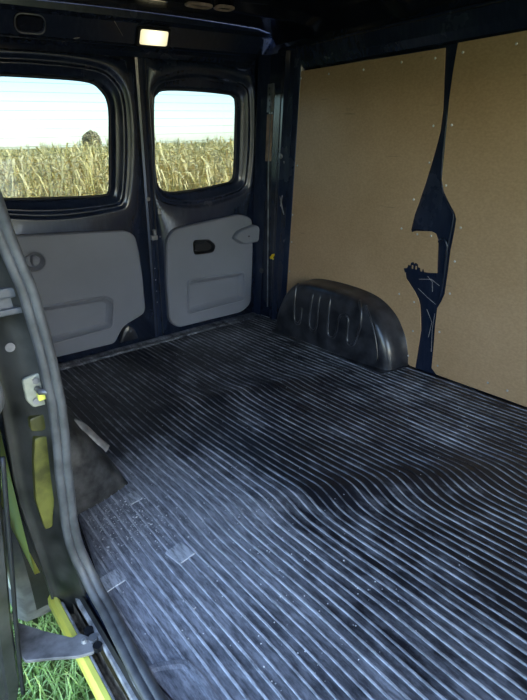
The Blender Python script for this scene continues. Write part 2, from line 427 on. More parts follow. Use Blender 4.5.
def rear_door(name, win, rect, label, shift):
    win = [(a + shift, b + .004) for a, b in win]
    root = struct(empty(name, (0, 0, 0)), label)
    c = (sum(p[0] for p in win) / len(win), sum(p[1] for p in win) / len(win))
    sm = [tuple(p) for p in catmull([(*p, 0) for p in win], 6, True)]
    base = polar([(p[0], p[1]) for p in sm], c, 128)
    wx0, wx1, wz1 = min(p[0] for p in base), max(p[0] for p in base), max(p[1] for p in base)
    KR = min(1, (rect[1] - wx1 - .008) / .092); KL = min(1, (wx0 - rect[0] - .008) / .092); KT = min(1, (rect[3] - wz1 - .008) / .092)
    def grow(d, dz=None):
        out = []
        for p in base:
            v = Vector(p) - Vector(c); L = v.length
            kx = KR if v.x > 0 else KL; kz = KT if v.y > 0 else 1.0
            k = d * min(1, kx * (v.x / L) ** 2 + kz * (v.y / L) ** 2) if d > 0 else d
            out.append((p[0] + v.x / L * k, p[1] + v.y / L * k))
        return out
    x0, x1, z0, z1 = rect
    R = polar([(x0, z0), (x1, z0), (x1, z1), (x0, z1)], c, 128)
    # push the nearest ring points exactly to the corners
    for cx_, cz_ in ((x0, z0), (x1, z0), (x1, z1), (x0, z1)):
        k = min(range(128), key=lambda i: (R[i][0] - cx_) ** 2 + (R[i][1] - cz_) ** 2); R[k] = (cx_, cz_)
    def clampr(L, m=.004):
        return [(max(x0 + m, min(x1 - m, a)), max(z0 + m, min(z1 - m, b))) for a, b in L]
    rings = [(grow(-.004), -.045), (grow(0), -.040), (grow(.006), -.012), (grow(.016), -.004), (grow(.034), -.002), (grow(.042), .010), (grow(.052), .012),
             (grow(.060), .002), (grow(.072), .001), (grow(.080), .012), (grow(.092), .014)]
    bm = bmesh.new()
    RR = [[DP(a, b, o) for a, b in clampr(r, .003 + .001 * i)] for i, (r, o) in enumerate(rings[::-1])][::-1]
    RR += [[DP(a, b, .014) for a, b in R], [DP(a, b, -.04) for a, b in R]]
    loft(bm, RR)
    skin = new_obj('door_skin', bm, MAT['black'], root, False)
    for f in skin.data.polygons: f.use_smooth = True
    # gasket round the glass
    bm = bmesh.new(); tube(bm, [DP(a, b, -.036) for a, b in grow(.001)], .007, 8, True); new_obj('window_gasket', bm, MAT['rubber_black'], root, True)
    bm = bmesh.new(); g = grow(.004)
    loft(bm, [[DP(a, b, -.046) for a, b in g], [DP(a, b, -.050) for a, b in g]], cap0=True, cap1=True)
    gl = new_obj('window_glass', bm, MAT['glass'], root)
    k = 0; zt = max(p[1] for p in base); zb = min(p[1] for p in base)
    z = zt - .022
    while z > zb + .015:
        xs = []
        n = len(base)
        for i in range(n):
            p, q = base[i], base[(i + 1) % n]
            if (p[1] - z) * (q[1] - z) < 0: xs.append(p[0] + (q[0] - p[0]) * (z - p[1]) / (q[1] - p[1]))
        if len(xs) >= 2:
            bm = bmesh.new(); tube(bm, [DP(min(xs) + .004, z, -.0455), DP(max(xs) - .004, z, -.0455)], .0005, 4)
            new_obj('heater_wire', bm, MAT['wire'], gl)
        z -= .0335
    return root
door_2 = rear_door('door_2', WRo, (.135, .745, -.03, 1.305), 'right rear door, black with grey trim panel and small square window', .018)
door_1 = rear_door('door_1', WLo, (-.83, .085, -.03, 1.305), 'left rear door, black with grey trim panel and wide heated window', .016)
# overlap strip of the left door
bm = bmesh.new()
loft(bm, [[DP(.080, z, -.02), DP(.082, z, .012), DP(.096, z, .016), DP(.104, z, .008), DP(.118, z, .007), DP(.124, z, .014), DP(.131, z, .012), DP(.134, z, -.03)] for z in (-.02, .4, .8, 1.305)], closed=False)
new_obj('overlap_strip', bm, MAT['black'], door_1)
bm = bmesh.new(); tube(bm, [DP(.1335, z, .010) for z in (.02, .4, .8, 1.30)], .0022, 6); new_obj('door_edge_seal', bm, MAT['rubber_black'], door_1)
# latch between the doors
lt = bmesh.new(); box(lt, (.098, yd(.53) - .034, .525), (.128, yd(.53) - .008, .548), .004); box(lt, (.112, yd(.56) - .03, .548), (.124, yd(.56) - .01, .575), .003)
new_obj('door_latch', lt, MAT['steel'], door_1)
def disc(name, a, b, off, r, mat, parent, h=.003, seg=10):
    bm = bmesh.new(); bmesh.ops.create_cone(bm, segments=seg, radius1=r, radius2=r * .7, depth=h, cap_ends=True)
    for v in bm.verts: v.co = Vector(DP(a + v.co.x, b + v.co.y, off + v.co.z + h / 2))
    return new_obj(name, bm, mat, parent)
for a, b in ((.205, 1.265), (.148, .68), (.150, .535)): disc('door_plug', a, b, .014, .009 if b > 1 else .005, MAT['steel'] if b < 1 else MAT['black'], door_2)
disc('door_plug', .10, .72, .016, .010, MAT['steel'], door_1)
bm = bmesh.new(); box(bm, (.145, yd(.66) - .019, .645), (.163, yd(.66) - .013, .672), .002); new_obj('door_tab', bm, MAT['steel'], door_2)
for z in (.20, .26, .32, .38): disc('strip_rivet', .112, z, .008, .003, MAT['steel'], door_1)

def pocket(parent, poly, depth, rim, mapo):
    """moulded recess: raised lip, sloping walls, flat floor"""
    bm = bmesh.new()
    o = rounded(poly, .018, 4)
    rs = [(inset(o, rim), mapo), (inset(o, rim * .6), mapo + .006), (inset(o, rim * .1), mapo + .006), (o, mapo - .001)]
    fl = inset(o, -.022); zmin = min(p[1] for p in o); 
    rs += [(inset(o, -.012), mapo - depth * .7), (fl, mapo - depth)]
    loft(bm, [[DP(a, b, off) for a, b in r] for r, off in rs], cap1=True)
    return new_obj('storage_pocket', bm, MAT['grey'], parent, False)
T0, TH = .014, .028
TRo = rounded([(.158, .30), (.170, .515), (.215, .567), (.62, .598), (.70, .566), (.708, .388), (.698, .075), (.635, .036), (.205, .040), (.160, .09)], .03, 4)
PRp = [(.283, .285), (.640, .268), (.645, .117), (.276, .112)]
hole = rounded([(.322, .493), (.415, .487), (.455, .452), (.440, .420), (.325, .425)], .016, 3)
tr = plate('trim_panel', TRo, [rounded(PRp, .018, 4), hole], lambda a, b, o: DP(a, b, T0 + o), TH, MAT['grey'], door_2, .006)
pocket(tr, PRp, .024, .012, T0 + TH)
bm = bmesh.new(); loft(bm, [[DP(a, b, o) for a, b in r] for r, o in ((inset(hole, .004), T0 + TH), (inset(hole, .001), T0 + TH + .003), (hole, T0 + TH), (inset(hole, -.006), T0 + .004))], cap1=True)
hc = new_obj('handle_cup', bm, MAT['handle'], tr)
bm = bmesh.new(); loft(bm, [[DP(a, b, o) for a, b in rounded(q, .01, 3)] for q, o in (([(.335, .478), (.40, .472), (.40, .435), (.335, .438)], T0 + .004), ([(.338, .475), (.392, .470), (.392, .438), (.338, .441)], T0 + .018))], cap1=True)
new_obj('release_lever', bm, MAT['handle'], tr)
g = rounded([(.556, .476), (.585, .512), (.70, .536), (.735, .518), (.730, .436), (.617, .436)], .02, 4)
bm = bmesh.new(); loft(bm, [[DP(a, b, o) for a, b in r] for r, o in ((g, T0 + TH - .002), (inset(g, -.001), T0 + TH + .020), (inset(g, -.008), T0 + TH + .030))], cap1=True)
gb = new_obj('hinge_cover', bm, MAT['grey'], tr)
disc('cover_screw', .655, .478, T0 + TH + .030, .005, MAT['handle'], tr)

TLo = [(-.70, .63), (-.575, .632), (-.30, .612), (-.03, .590), (.006, .560), (.020, .48), (.028, .36), (.029, .19), (.018, .166), (-.02, .150), (-.095, .125), (-.125, .085), (-.150, .045), (-.42, .050), (-.70, .054)]
PLp = [(-.60, .305), (-.175, .291), (-.140, .262), (-.160, .140), (-.60, .126)]
kn = [(-.463 + .042 * math.cos(a), .512 + .038 * math.sin(a)) for a in [k * PI / 10 for k in range(20)]]
tl = plate('trim_panel', rounded(TLo, [.02] * len(TLo), 3), [rounded(PLp, .018, 4), kn], lambda a, b, o: DP(a, b, T0 + o), TH, MAT['grey'], door_1, .006)
pocket(tl, PLp, .024, .012, T0 + TH)
bm = bmesh.new(); loft(bm, [[DP(a, b, o) for a, b in r] for r, o in ((inset(kn, .004), T0 + TH), (inset(kn, .001), T0 + TH + .003), (kn, T0 + TH), (inset(kn, -.012), T0 + .005))], cap1=True)
new_obj('grab_cup', bm, MAT['grey'], tl)
bm = bmesh.new(); loft(bm, [[DP(-.458 + r * .6 * math.cos(a), .512 + r * 1.0 * math.sin(a), o) for a in [k * PI / 8 for k in range(16)]] for r, o in ((.028, T0 + .004), (.024, T0 + .02), (.015, T0 + .026))], cap1=True)
new_obj('grab_tongue', bm, MAT['grey'], tl)
# black corner bump at the foot of the left door
bm = bmesh.new()
q = rounded([(-.125, .03), (-.01, .03), (-.03, .09), (-.065, .125), (-.10, .10)], .02, 4)
loft(bm, [[DP(a, b, o) for a, b in r] for r, o in ((q, .012), (inset(q, -.006), .03), (inset(q, -.02), .034))], cap1=True)
new_obj('door_foot_block', bm, MAT['arch'], door_1)
disc('block_screw', -.06, .085, .034, .006, MAT['steel'], door_1)

# ------------------------------------------------------------------ hardboard panels
BX = .768
def BP(a, b, off): return (BX - off, a, b)
bl = [(2.056, 1.250), (1.262, 1.243), (1.256, 1.14), (1.250, 1.042), (1.254, .97), (1.268, .906), (1.285, .84), (1.303, .778), (1.325, .71), (1.342, .66), (1.354, .600), (1.350, .590), (1.329, .597), (1.255, .603), (1.235, .597), (1.222, .575),
      (1.216, .50), (1.213, .442), (1.255, .437), (1.37, .437), (1.362, .395), (1.335, .368), (1.311, .344), (1.290, .315), (1.281, .293), (1.272, .24), (1.266, .185), (1.279, .005), (2.182, .005), (2.12, .62)]
board1 = empty('hardboard_panel', (BX, 1.7, .62)); tag(board1, 'brown hardboard wall panel behind the black wheel arch cover, with notched front edge', 'panel')
def put(o, root):
    o.parent = root; o.matrix_parent_inverse = Matrix.Translation(-Vector(root.location)); return o
put(plate('board', bl, [], BP, .004, MAT['board'], None), board1)
br = [(1.212, 1.252), (1.222, 1.16), (1.227, 1.074), (1.227, .947), (1.228, .80), (1.214, .756), (1.185, .715), (1.159, .682), (1.150, .660), (1.152, .62), (1.161, .542), (1.164, .45), (1.168, .364), (1.180, .33), (1.196, .298), (1.198, .22), (1.196, .136), (1.196, .03), (1.17, .008), (-.3, .004), (-.3, 1.252)]
board2 = empty('hardboard_panel', (BX, .6, .62)); tag(board2, 'brown hardboard wall panel nearest the camera, right of the bare black strut', 'panel')
put(plate('board', br, [], BP, .004, MAT['board'], None), board2)
bm = bmesh.new(); bmesh.ops.create_cone(bm, segments=10, radius1=.0048, radius2=.0028, depth=.003, cap_ends=True)
for v in bm.verts: v.co = Vector((-v.co.z, v.co.x, v.co.y))
scr = bpy.data.meshes.new('screw'); bm.to_mesh(scr); bm.free(); scr.materials.append(MAT['screw'])
def screw(y, z, root):
    o = bpy.data.objects.new('screw', scr); COL.objects.link(o); o.location = (BX - .0055, y, z); put(o, root)
s1 = [(2.02, 1.22), (1.84, 1.22), (1.64, 1.215), (1.45, 1.22), (1.30, 1.215), (1.285, .99), (1.29, .86), (1.35, .72), (1.40, .60), (1.255, .585), (1.32, .585), (1.39, .32), (1.31, .30), (1.305, .17), (2.05, .84), (2.09, .60), (2.10, .46), (2.12, .30), (1.32, .05)]
for y, z in s1: screw(y, z, board1)
s2 = [(1.19, 1.22), (1.0, 1.22), (1.207, .99), (1.207, .78), (1.128, .63), (1.138, .50), (1.145, .37), (1.175, .20), (1.168, .05), (.94, .05), (.86, .045), (.7, .05), (.4, .05), (.8, 1.22), (.5, 1.22)]
for y, z in s2: screw(y, z, board2)
# torn black finger of body metal over the board
bm = bmesh.new()
def fg(a, b, o): return (BX - .005 - o, a, b)
fp = [(1.372, .437), (1.355, .440), (1.35, .455), (1.34, .452), (1.337, .466), (1.328, .470), (1.322, .462), (1.315, .468), (1.305, .464), (1.303, .452), (1.293, .450), (1.290, .437), (1.28, .437), (1.277, .449), (1.272, .437), (1.215, .437), (1.215, .425), (1.365, .420)]
plate('torn_bracket', fp, [rounded([(1.334, .457), (1.324, .457), (1.324, .441), (1.334, .441)], .003), rounded([(1.316, .457), (1.306, .457), (1.306, .441), (1.316, .441)], .003)], fg, .004, MAT['black'], wall_right)
# pale scratches on the lower strut
for a in ([(1.30, .40), (1.24, .41), (1.20, .39)], [(1.26, .42), (1.235, .40), (1.23, .36)], [(1.30, .36), (1.25, .33), (1.21, .31)], [(1.25, .28), (1.22, .23), (1.23, .16)], [(1.21, .27), (1.215, .20), (1.21, .1)]):
    bm = bmesh.new(); tube(bm, [(RX - .0135, y, z) for y, z in a], .0011, 4); new_obj('bare_scratch', bm, MAT['dirty'], wall_right)

# ------------------------------------------------------------------ rubber floor mat with its ribs
def zb(x, y):
    """buckles in the mat"""
    n = noise.noise(Vector((x * 2.2, y * 1.6, 3.1))) * .006
    n += .017 * math.exp(-((y - (.98 - .55 * (x + .3))) / .085) ** 2) * math.exp(-((x - .05) / .42) ** 2)
    n += .010 * math.exp(-((y - (1.62 - .3 * x)) / .06) ** 2) * math.exp(-((x - .1) / .35) ** 2)
    return max(n, -.002) + .002
def dxw(x, y):
    """sideways wander of the ribs"""
    w = .006 * noise.noise(Vector((x * 1.5, y * 2.0, 9.0))) + .0022 * noise.noise(Vector((x * 9, y * 5, 4.0)))
    w += .027 * math.tanh((y - (.95 - .5 * (x + .3))) / .09) * math.exp(-((x - .05) / .40) ** 2) * math.exp(-((y - (.95 - .5 * (x + .3))) / .35) ** 2)
    return w
def ledge(y): return -.752 - max(0, (1.31 - y)) * .165 if y > .75 else -.845
mroot = empty('rubber_floor_mat', (0, 0, 0))
tag(mroot, 'dusty black ribbed rubber mat covering the whole load floor', 'floor mat')
vs, fs = [], []
NX, NY = 110, 200
Y0, Y1 = -.5, 2.385
for j in range(NY + 1):
    y = Y0 + (Y1 - Y0) * j / NY; x0 = ledge(y)
    for i in range(NX + 1):
        x = x0 + (.772 - x0) * i / NX
        z = zb(x, y)
        if i == 0: z = -.012
        vs.append((x, y, z + .001))
for j in range(NY):
    for i in range(NX):
        a = j * (NX + 1) + i; fs.append((a, a + 1, a + NX + 2, a + NX + 1))
from_py('mat_sheet', vs, fs, MAT['mat'], mroot, True)
PITCH = .0252
nr = int(1.60 / PITCH)
for r in range(nr):
    xr = -.835 + PITCH * (r + .5) + random.uniform(-.0018, .0018)
    if xr > .755: break
    vs, fs = [], []; n = 0
    y = Y0
    w = .0030 * random.uniform(.8, 1.25); h = .0034 * random.uniform(.8, 1.15)
    while y < 2.37:
        x = xr + dxw(xr, y)
        if x > ledge(y) + .012 and not (y > 1.33 and x < -.62) and not (1.40 < y < 2.05 and x > .66):
            z = zb(x, y) + .0005
            vs += [(x - w, y, z), (x - w * .6, y, z + h), (x + w * .6, y, z + h), (x + w, y, z)]
            if n and last == y_prev:
                b0 = (n - 1) * 4
                for k in range(3): fs.append((b0 + k, b0 + k + 1, b0 + 5 + k, b0 + 4 + k))
            n += 1; last = y
        y_prev = y; y += .022
    if n > 3: from_py('rib', vs, fs, MAT['rib'], mroot)
# crumbs of dry plaster and grit lying on the mat
RC = random.Random(21); vs, fs = [], []
for k in range(900):
    if k < 520:
        x = RC.gauss(-.66, .06); y = RC.gauss(1.20, .09)
    elif k < 700: x = RC.uniform(-.8, -.3); y = RC.uniform(.45, 1.1)
    else: x = RC.uniform(-.5, .75); y = RC.uniform(.3, 2.2)
    if x < ledge(y) + .02 or (y > 1.27 and x < -.57) or (1.28 < y < 2.15 and x > .58): continue
    q = RC.uniform(.0008, .0028) * (1.0 if k < 700 else .8); z = zb(x, y) + .001; i = len(vs)
    e = [(RC.uniform(.6, 1.3) * q, RC.uniform(.6, 1.3) * q) for _ in range(2)]
    vs += [(x - e[0][0], y, z), (x, y - e[0][1], z), (x + e[1][0], y, z), (x, y + e[1][1], z), (x, y, z + q)]
    fs += [(i, i + 1, i + 4), (i + 1, i + 2, i + 4), (i + 2, i + 3, i + 4), (i + 3, i, i + 4)]
crumbs = from_py('grit', vs, fs, simple('pale_plaster_grit', (.62, .61, .60), .9, 0, .3, 200))
tag(crumbs, 'pale grit and plaster crumbs scattered on the ribbed mat, densest by the left wheel arch', 'grit', None, 'stuff')
# step cover piece let into the mat by the side door
bm = bmesh.new()
pc = rounded([(-.835, .73), (-.80, .735), (-.742, .70), (-.735, .655), (-.74, .30), (-.835, .30)], .02, 4)
loft(bm, [[(a, b, z) for a, b in r] for r, z in ((pc, .004), (inset(pc, -.002), .0095), (inset(pc, -.012), .0095), (inset(pc, -.02), .007))], cap1=True)
new_obj('step_inlay', bm, MAT['mat'], mroot)
for cx_, cy_, a, w_, l_ in ((-.605, .965, .15, .026, .06), (-.78, .99, .1, .03, .05), (-.60, 1.25, .1, .02, .05)):
    bm = bmesh.new(); q = [(cx_ + (u * w_ * math.cos(a) - v * l_ * .5 * math.sin(a)), cy_ + (u * w_ * math.sin(a) + v * l_ * .5 * math.cos(a))) for u, v in ((-1, -1), (1, -1), (1, 1), (-1, 1))]
    q = rounded(q, .006, 3); zc = zb(cx_, cy_)
    loft(bm, [[(u, v, zc + z) for u, v in r] for r, z in ((q, .002), (inset(q, -.001), .0045))], cap1=True)
    new_obj('worn_patch', bm, MAT['rib'], mroot)
# threshold piece across the rear doors
bm = bmesh.new()
rows = []
for i in range(61):
    x = -.70 + 1.43 * i / 60
    wv = .003 * noise.noise(Vector((x * 9, 0, 1))); yy = 2.345 + .012 * noise.noise(Vector((x * 4, 5, 1)))
    rows.append([(x, yy, .001), (x, yy + .010, .006 + wv), (x, yy + .022, .008 + wv), (x, yy + .032, .004), (x, yy + .042, .004), (x, yy + .052, .009 + wv), (x, yy + .070, .008), (x, 2.46, .004)])
loft(bm, rows, closed=False)
th = new_obj('threshold_strip', bm, MAT['rib'], None, True)
tag(th, 'dusty wrinkled rubber strip along the foot of the rear doors', 'strip')

# ------------------------------------------------------------------ wheel arch covers
arch = empty('wheel_arch_cover', (.70, 1.72, 0))
tag(arch, 'glossy black moulded wheel arch cover standing against the brown board', 'wheel arch cover')
ap = [(1.318, 0.0), (1.322, .05), (1.335, .11), (1.362, .17), (1.405, .225), (1.47, .268), (1.55, .292), (1.66, .303), (1.78, .305), (1.89, .298), (1.97, .275), (2.035, .215), (2.085, .13), (2.11, .06), (2.12, 0.0)]
ap = [(p.x, p.y) for p in catmull([(a, b, 0) for a, b in ap], 3)]
def asc(s, yc=1.74): return [(yc + (a - yc) * (s + (1 - s) * .25), b * s) for a, b in ap]
bm = bmesh.new()
rings = [[(x, a, b) for a, b in asc(s)] for x, s in ((.767, 1.012), (.762, 1.0), (.69, .992), (.664, .978), (.650, .955), (.640, .92), (.634, .86), (.628, .7), (.624, .5), (.620, .25), (.616, .02))]
loft(bm, rings, closed=False)
shell = new_obj('arch_shell', bm, MAT['arch'], None, True); put(shell, arch)
bm = bmesh.new(); q = [(.613, 1.345), (.765, 1.325), (.765, 1.312), (.605, 1.332), (.603, 2.13), (.765, 2.18), (.765, 2.17), (.613, 2.12)]
fl = [(.60, 1.33), (.767, 1.305), (.767, 2.135), (.60, 2.09)]
plate_o = plate('base_flange', rounded(fl, .01, 3), [], lambda a, b, o: (a, b, .003 + o), .006, MAT['arch'], None, .001); put(plate_o, arch)
bm.free()
def on_arch(y, z):
    """point on the inner face / shoulder for a height z above the floor"""
    def interp(T, v):
        for (a, b), (c, d) in zip(T, T[1:]):
            if a <= v <= c: return b + (d - b) * (v - a) / max(1e-9, c - a)
        return T[-1][1]
    Z = [(0, .617), (.08, .6215), (.15, .625), (.21, .628), (.25, .635), (.27, .643), (.283, .656), (.292, .673), (.298, .701), (.304, .73)]
    return (interp(Z, z) - .001, y, z)
def bead(seq, r=.0065):
    bm = bmesh.new(); tube(bm, [on_arch(p.x, p.y) for p in catmull([(a, b, 0) for a, b in seq], 5)], r, 6)
    new_obj('moulded_bead', bm, MAT['arch'], shell, True)
bead([(1.93, .285), (1.925, .225), (1.925, .125), (1.912, .095), (1.888, .095), (1.873, .13), (1.87, .18)])
bead([(1.80, .298), (1.80, .25), (1.812, .125), (1.80, .09), (1.775, .086), (1.757, .116), (1.754, .20), (1.75, .27), (1.75, .300)])
bead([(1.69, .300), (1.682, .25), (1.683, .115), (1.67, .085), (1.64, .088), (1.622, .13), (1.615, .18), (1.60, .205), (1.575, .207), (1.556, .19), (1.558, .11), (1.545, .082), (1.52, .083), (1.50, .12), (1.482, .19), (1.49, .25), (1.52, .285)])
bead([(1.47, .275), (1.435, .235), (1.405, .18), (1.385, .12), (1.372, .05)], .004)
# left arch, mostly hidden behind the door pillar
arch2 = empty('wheel_arch_cover', (-.68, 1.72, 0))
tag(arch2, 'dirty black wheel arch beside the side door pillar, dust on its front', 'wheel arch cover')
bm = bmesh.new()
ap2 = [(p.x, p.y) for p in catmull([(1.285, 0, 0), (1.288, .08, 0), (1.297, .15, 0), (1.325, .205, 0), (1.39, .235, 0), (1.55, .25, 0), (1.72, .25, 0), (1.90, .235, 0), (2.02, .17, 0), (2.06, .06, 0), (2.07, 0, 0)], 4)]
rings = [[(x - .03 * (a - 1.29) * (x > -.7) * (-1), 1.7 + (a - 1.7) * (.9 + .1 * s_), b * s_ * 1.18) for a, b in ap2] for x, s_ in ((-.835, 1.0), (-.74, .995), (-.712, .96), (-.690, .88), (-.668, .76), (-.642, .56), (-.616, .36), (-.594, .18), (-.578, .02))]
loft(bm, rings, closed=False)
put(new_obj('arch_shell', bm, MAT['arch_dusty'], None, True), arch2)
bm = bmesh.new(); pts = [(-.688, 1.385, .236), (-.665, 1.365, .212), (-.642, 1.345, .172), (-.622, 1.33, .142)]
tube(bm, catmull(pts, 4), .016, 8, flat=.35); put(new_obj('arch_strap', bm, MAT['arm'], None, True), arch2)

# ------------------------------------------------------------------ left side: rear pillar of the side opening, seal, sill
SEAL = [(1.30, -.87), (1.1, -.875), (.93, -.866), (.856, -.852), (.80, -.842), (.72, -.827), (.60, -.818), (.49, -.816), (.40, -.822), (.335, -.829), (.196, -.838), (.10, -.835), (.0, -.83), (-.08, -.83)]
def sy(z): return 1.0 - max(0, z - .84) * .45
def sx(z):
    for (a, xa), (b, xb) in zip(SEAL, SEAL[1:]):
        if b <= z <= a: return xb + (xa - xb) * (z - b) / (a - b)
    return SEAL[0][1] if z > SEAL[0][0] else SEAL[-1][1]
def ox(z):   # outer edge of the jamb
    T = [(1.36, -.89), (.9, -.905), (.72, -.91), (.5, -.90), (.26, -.912), (.03, -.896), (-.3, -.88)]
    for (a, xa), (b, xb) in zip(T, T[1:]):
        if b <= z <= a: return xb + (xa - xb) * (z - b) / (a - b)
    return T[0][1]
bm = bmesh.new(); rows = []
zs = [1.36, 1.2, 1.05, .93, .85, .78, .72, .66, .60, .54, .48, .42, .36, .30, .24, .18, .12, .06, .0, -.06, -.12]
for z in zs:
    s = sx(z); o = ox(z); d = o - s
    k = sy(z) - 1
    rows.append([(xx, yy + (k if yy < 2 else 0), z) for xx, yy in ((s - .004, 2.45), (s - .002, 1.02), (s - .002, 1.006), (s - .010, 1.006), (s - .014, 1.012), (s - .018, 1.026), (s + d * .45, 1.040), (s + d * .62, 1.052), (s + d * .75, 1.072), (s + d * .95, 1.085), (o, 1.078), (o - .004, 1.084), (o + .004, 1.10))])
loft(bm, rows, closed=False)
wall_left = struct(new_obj('wall_left', bm, MAT['jamb'], None, True))
# front part of the left wall, ahead of the side opening, and the header above it
bm = bmesh.new(); box(bm, (-.93, FRONT, -.25), (-.80, -.18, 1.46)); new_obj('front_wall_section', bm, MAT['black'], wall_left)
bm = bmesh.new(); box(bm, (-.93, -.2, 1.305), (-.83, 2.45, 1.47)); new_obj('opening_header', bm, MAT['black'], wall_left)
# mid rail end seen at the left edge
bm = bmesh.new(); box(bm, (-.99, 1.026, .705), (-.831, 1.045, .725), .004); box(bm, (-.99, 1.02, .675), (-.829, 1.045, .687), .003); box(bm, (-.99, 1.032, .683), (-.832, 1.046, .707), .001)
new_obj('door_rail', bm, simple('grey_blue_rail', (.075, .08, .09), .4, .2, .4, 20), wall_left)
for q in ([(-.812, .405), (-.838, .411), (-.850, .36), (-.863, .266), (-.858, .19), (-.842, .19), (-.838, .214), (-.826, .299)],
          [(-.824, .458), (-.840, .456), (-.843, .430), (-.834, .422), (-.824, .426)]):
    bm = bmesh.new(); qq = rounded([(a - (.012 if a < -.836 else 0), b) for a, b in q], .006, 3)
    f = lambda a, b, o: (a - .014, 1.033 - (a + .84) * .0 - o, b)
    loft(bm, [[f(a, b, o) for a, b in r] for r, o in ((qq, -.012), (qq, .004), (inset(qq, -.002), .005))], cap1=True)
    new_obj('yellow_reflection_patch', bm, MAT['yellow_reflection'], wall_left)  # yellow reflected in the dark jamb paint, built as coloured patches
bm = bmesh.new(); bmesh.ops.create_cone(bm, segments=14, radius1=.009, radius2=.007, depth=.004, cap_ends=True)
for v in bm.verts: v.co = Vector((-.872 + v.co.x, 1.032 + v.co.z, .612 + v.co.y))
new_obj('jamb_plug', bm, MAT['arm'], wall_left)
# striker
stk = empty('door_striker', (-.85, 1.025, .515))
tag(stk, 'ivory metal door striker with two screws on the side door pillar', 'door striker')
def sp(a, b, o): return (-.846 + a, 1.030 - o, .515 + b)
q = rounded([(-.019, .030), (.020, .035), (.022, .012), (.024, -.036), (-.010, -.034), (-.020, -.015)], .006, 3)
spl = put(plate('striker_plate', q, [], sp, .008, MAT['white_dirty'], None, .002), stk)
bm = bmesh.new(); tube(bm, [sp(.004, .004, .006), sp(.004, .004, .028), sp(.018, .002, .034), sp(.022, -.010, .030), sp(.022, -.012, .006)], .0065, 8)
put(new_obj('striker_loop', bm, MAT['steel'], None, True), stk)
bm = bmesh.new(); bm2 = plate('latch_tongue', rounded([(.0, -.006), (.024, -.004), (.024, -.018), (.0, -.020)], .003, 2), [], sp, .020, MAT['yellow'], None, .002); put(bm2, stk); bm.free()
for a, b in ((.004, .022), (-.003, -.020)):
    bm = bmesh.new(); bmesh.ops.create_cone(bm, segments=6, radius1=.0075, radius2=.0065, depth=.005, cap_ends=True)
    for v in bm.verts: v.co = Vector(sp(a + v.co.x, b + v.co.y, .0105 + v.co.z * -1))
    new_obj('striker_bolt', bm, MAT['steel'], spl)

# door seal round the opening
path = [(sx(z), sy(z), z) for z in (1.20, 1.1, 1.0, .93, .856, .80, .76, .72, .66, .60, .54, .49, .44, .40, .36, .335, .27, .196, .13)]
path = [(-.84, .65, 1.29), (-.85, .76, 1.27)] + path + [(-.828, .985, .075), (-.823, .95, .035), (-.820, .90, .018), (-.824, .82, .012), (-.830, .70, .010), (-.834, .50, .010), (-.834, .2, .010), (-.834, -.08, .012), (-.835, -.14, .05), (-.83, -.15, .3), (-.83, -.15, .8), (-.84, -.14, 1.22), (-.84, -.08, 1.29), (-.84, .4, 1.295)]
pth = catmull(path, 5, True)
dseal = empty('door_seal', (-.83, .5, .6)); tag(dseal, 'grey rubber weather seal running round the side door opening', 'door seal')
cen = Vector((-.83, .42, .6))
def seal_tube(dx, push, r, name):
    bm = bmesh.new(); pts = []
    for p in pth:
        v = Vector((0, p.y - cen.y, p.z - cen.z)).normalized()
        pts.append(p - v * push + Vector((dx, 0, 0)))
    tube(bm, pts, r, 8, True); put(new_obj(name, bm, MAT['seal'], None, True), dseal)
seal_tube(.006, .006, .0105, 'bulb_lobe'); seal_tube(-.009, .002, .0105, 'grip_lobe')

# side sill
sill = struct(empty('trim_3', (0, 0, 0)), 'side door sill with grey lip, dirty slide track and yellow outer edge')
bm = bmesh.new()
def rowx(y):
    return [(-.835, y, -.03), (-.842, y, -.012), (-.846, y, -.028), (-.852, y, -.055)]
loft(bm, [rowx(y) for y in (-.2, .3, .7, 1.08)], closed=False); new_obj('sill_gap', bm, MAT['rubber_black'], sill)
# grey lip with a broken end
lip = [(-.846, -.2), (-.846, .3), (-.843, .66), (-.838, .84), (-.829, .89), (-.835, .905), (-.823, .925), (-.828, .945), (-.808, .96), (-.814, .99), (-.824, 1.0), (-.822, 1.04), (-.852, 1.09), (-.858, 1.02), (-.856, .90), (-.860, .7), (-.862, .3), (-.862, -.2)]
plate('sill_lip', lip, [], lambda a, b, o: (a + .003, b, -.044 + o), .012, MAT['dirty'], sill, .002)
bm = bmesh.new(); loft(bm, [[(-.860, y, -.05), (-.862, y, -.085), (-.880, y, -.09), (-.884, y, -.058)] for y in [-.2 + .05 * k for k in range(27)]], closed=False)
for v in bm.verts: v.co += Vector((noise.noise(v.co * 40) * .003, 0, noise.noise(v.co * 37) * .005))
new_obj('slide_track', bm, MAT['rust'], sill)
bm = bmesh.new(); tube(bm, [(-.882, -.2, -.05), (-.881, .5, -.05), (-.879, 1.06, -.05)], .003, 6); new_obj('track_edge', bm, MAT['dirty'], sill)
bm = bmesh.new(); loft(bm, [[(-.880, y, -.052), (-.884, y, -.046), (-.894, y, -.046), (-.901, y, -.056), (-.903, y, -.075), (-.895, y, -.088)] for y in (-.2, .3, .7, .95, 1.10)], closed=False)
new_obj('yellow_sill_edge', bm, MAT['yellow'], sill)
bm = bmesh.new(); loft(bm, [[(-.892, y, -.088), (-.86, y, -.14), (-.80, y, -.2), (-.6, y, -.24)] for y in (-.2, 1.10)], closed=False); new_obj('sill_underside', bm, MAT['rubber_black'], sill)

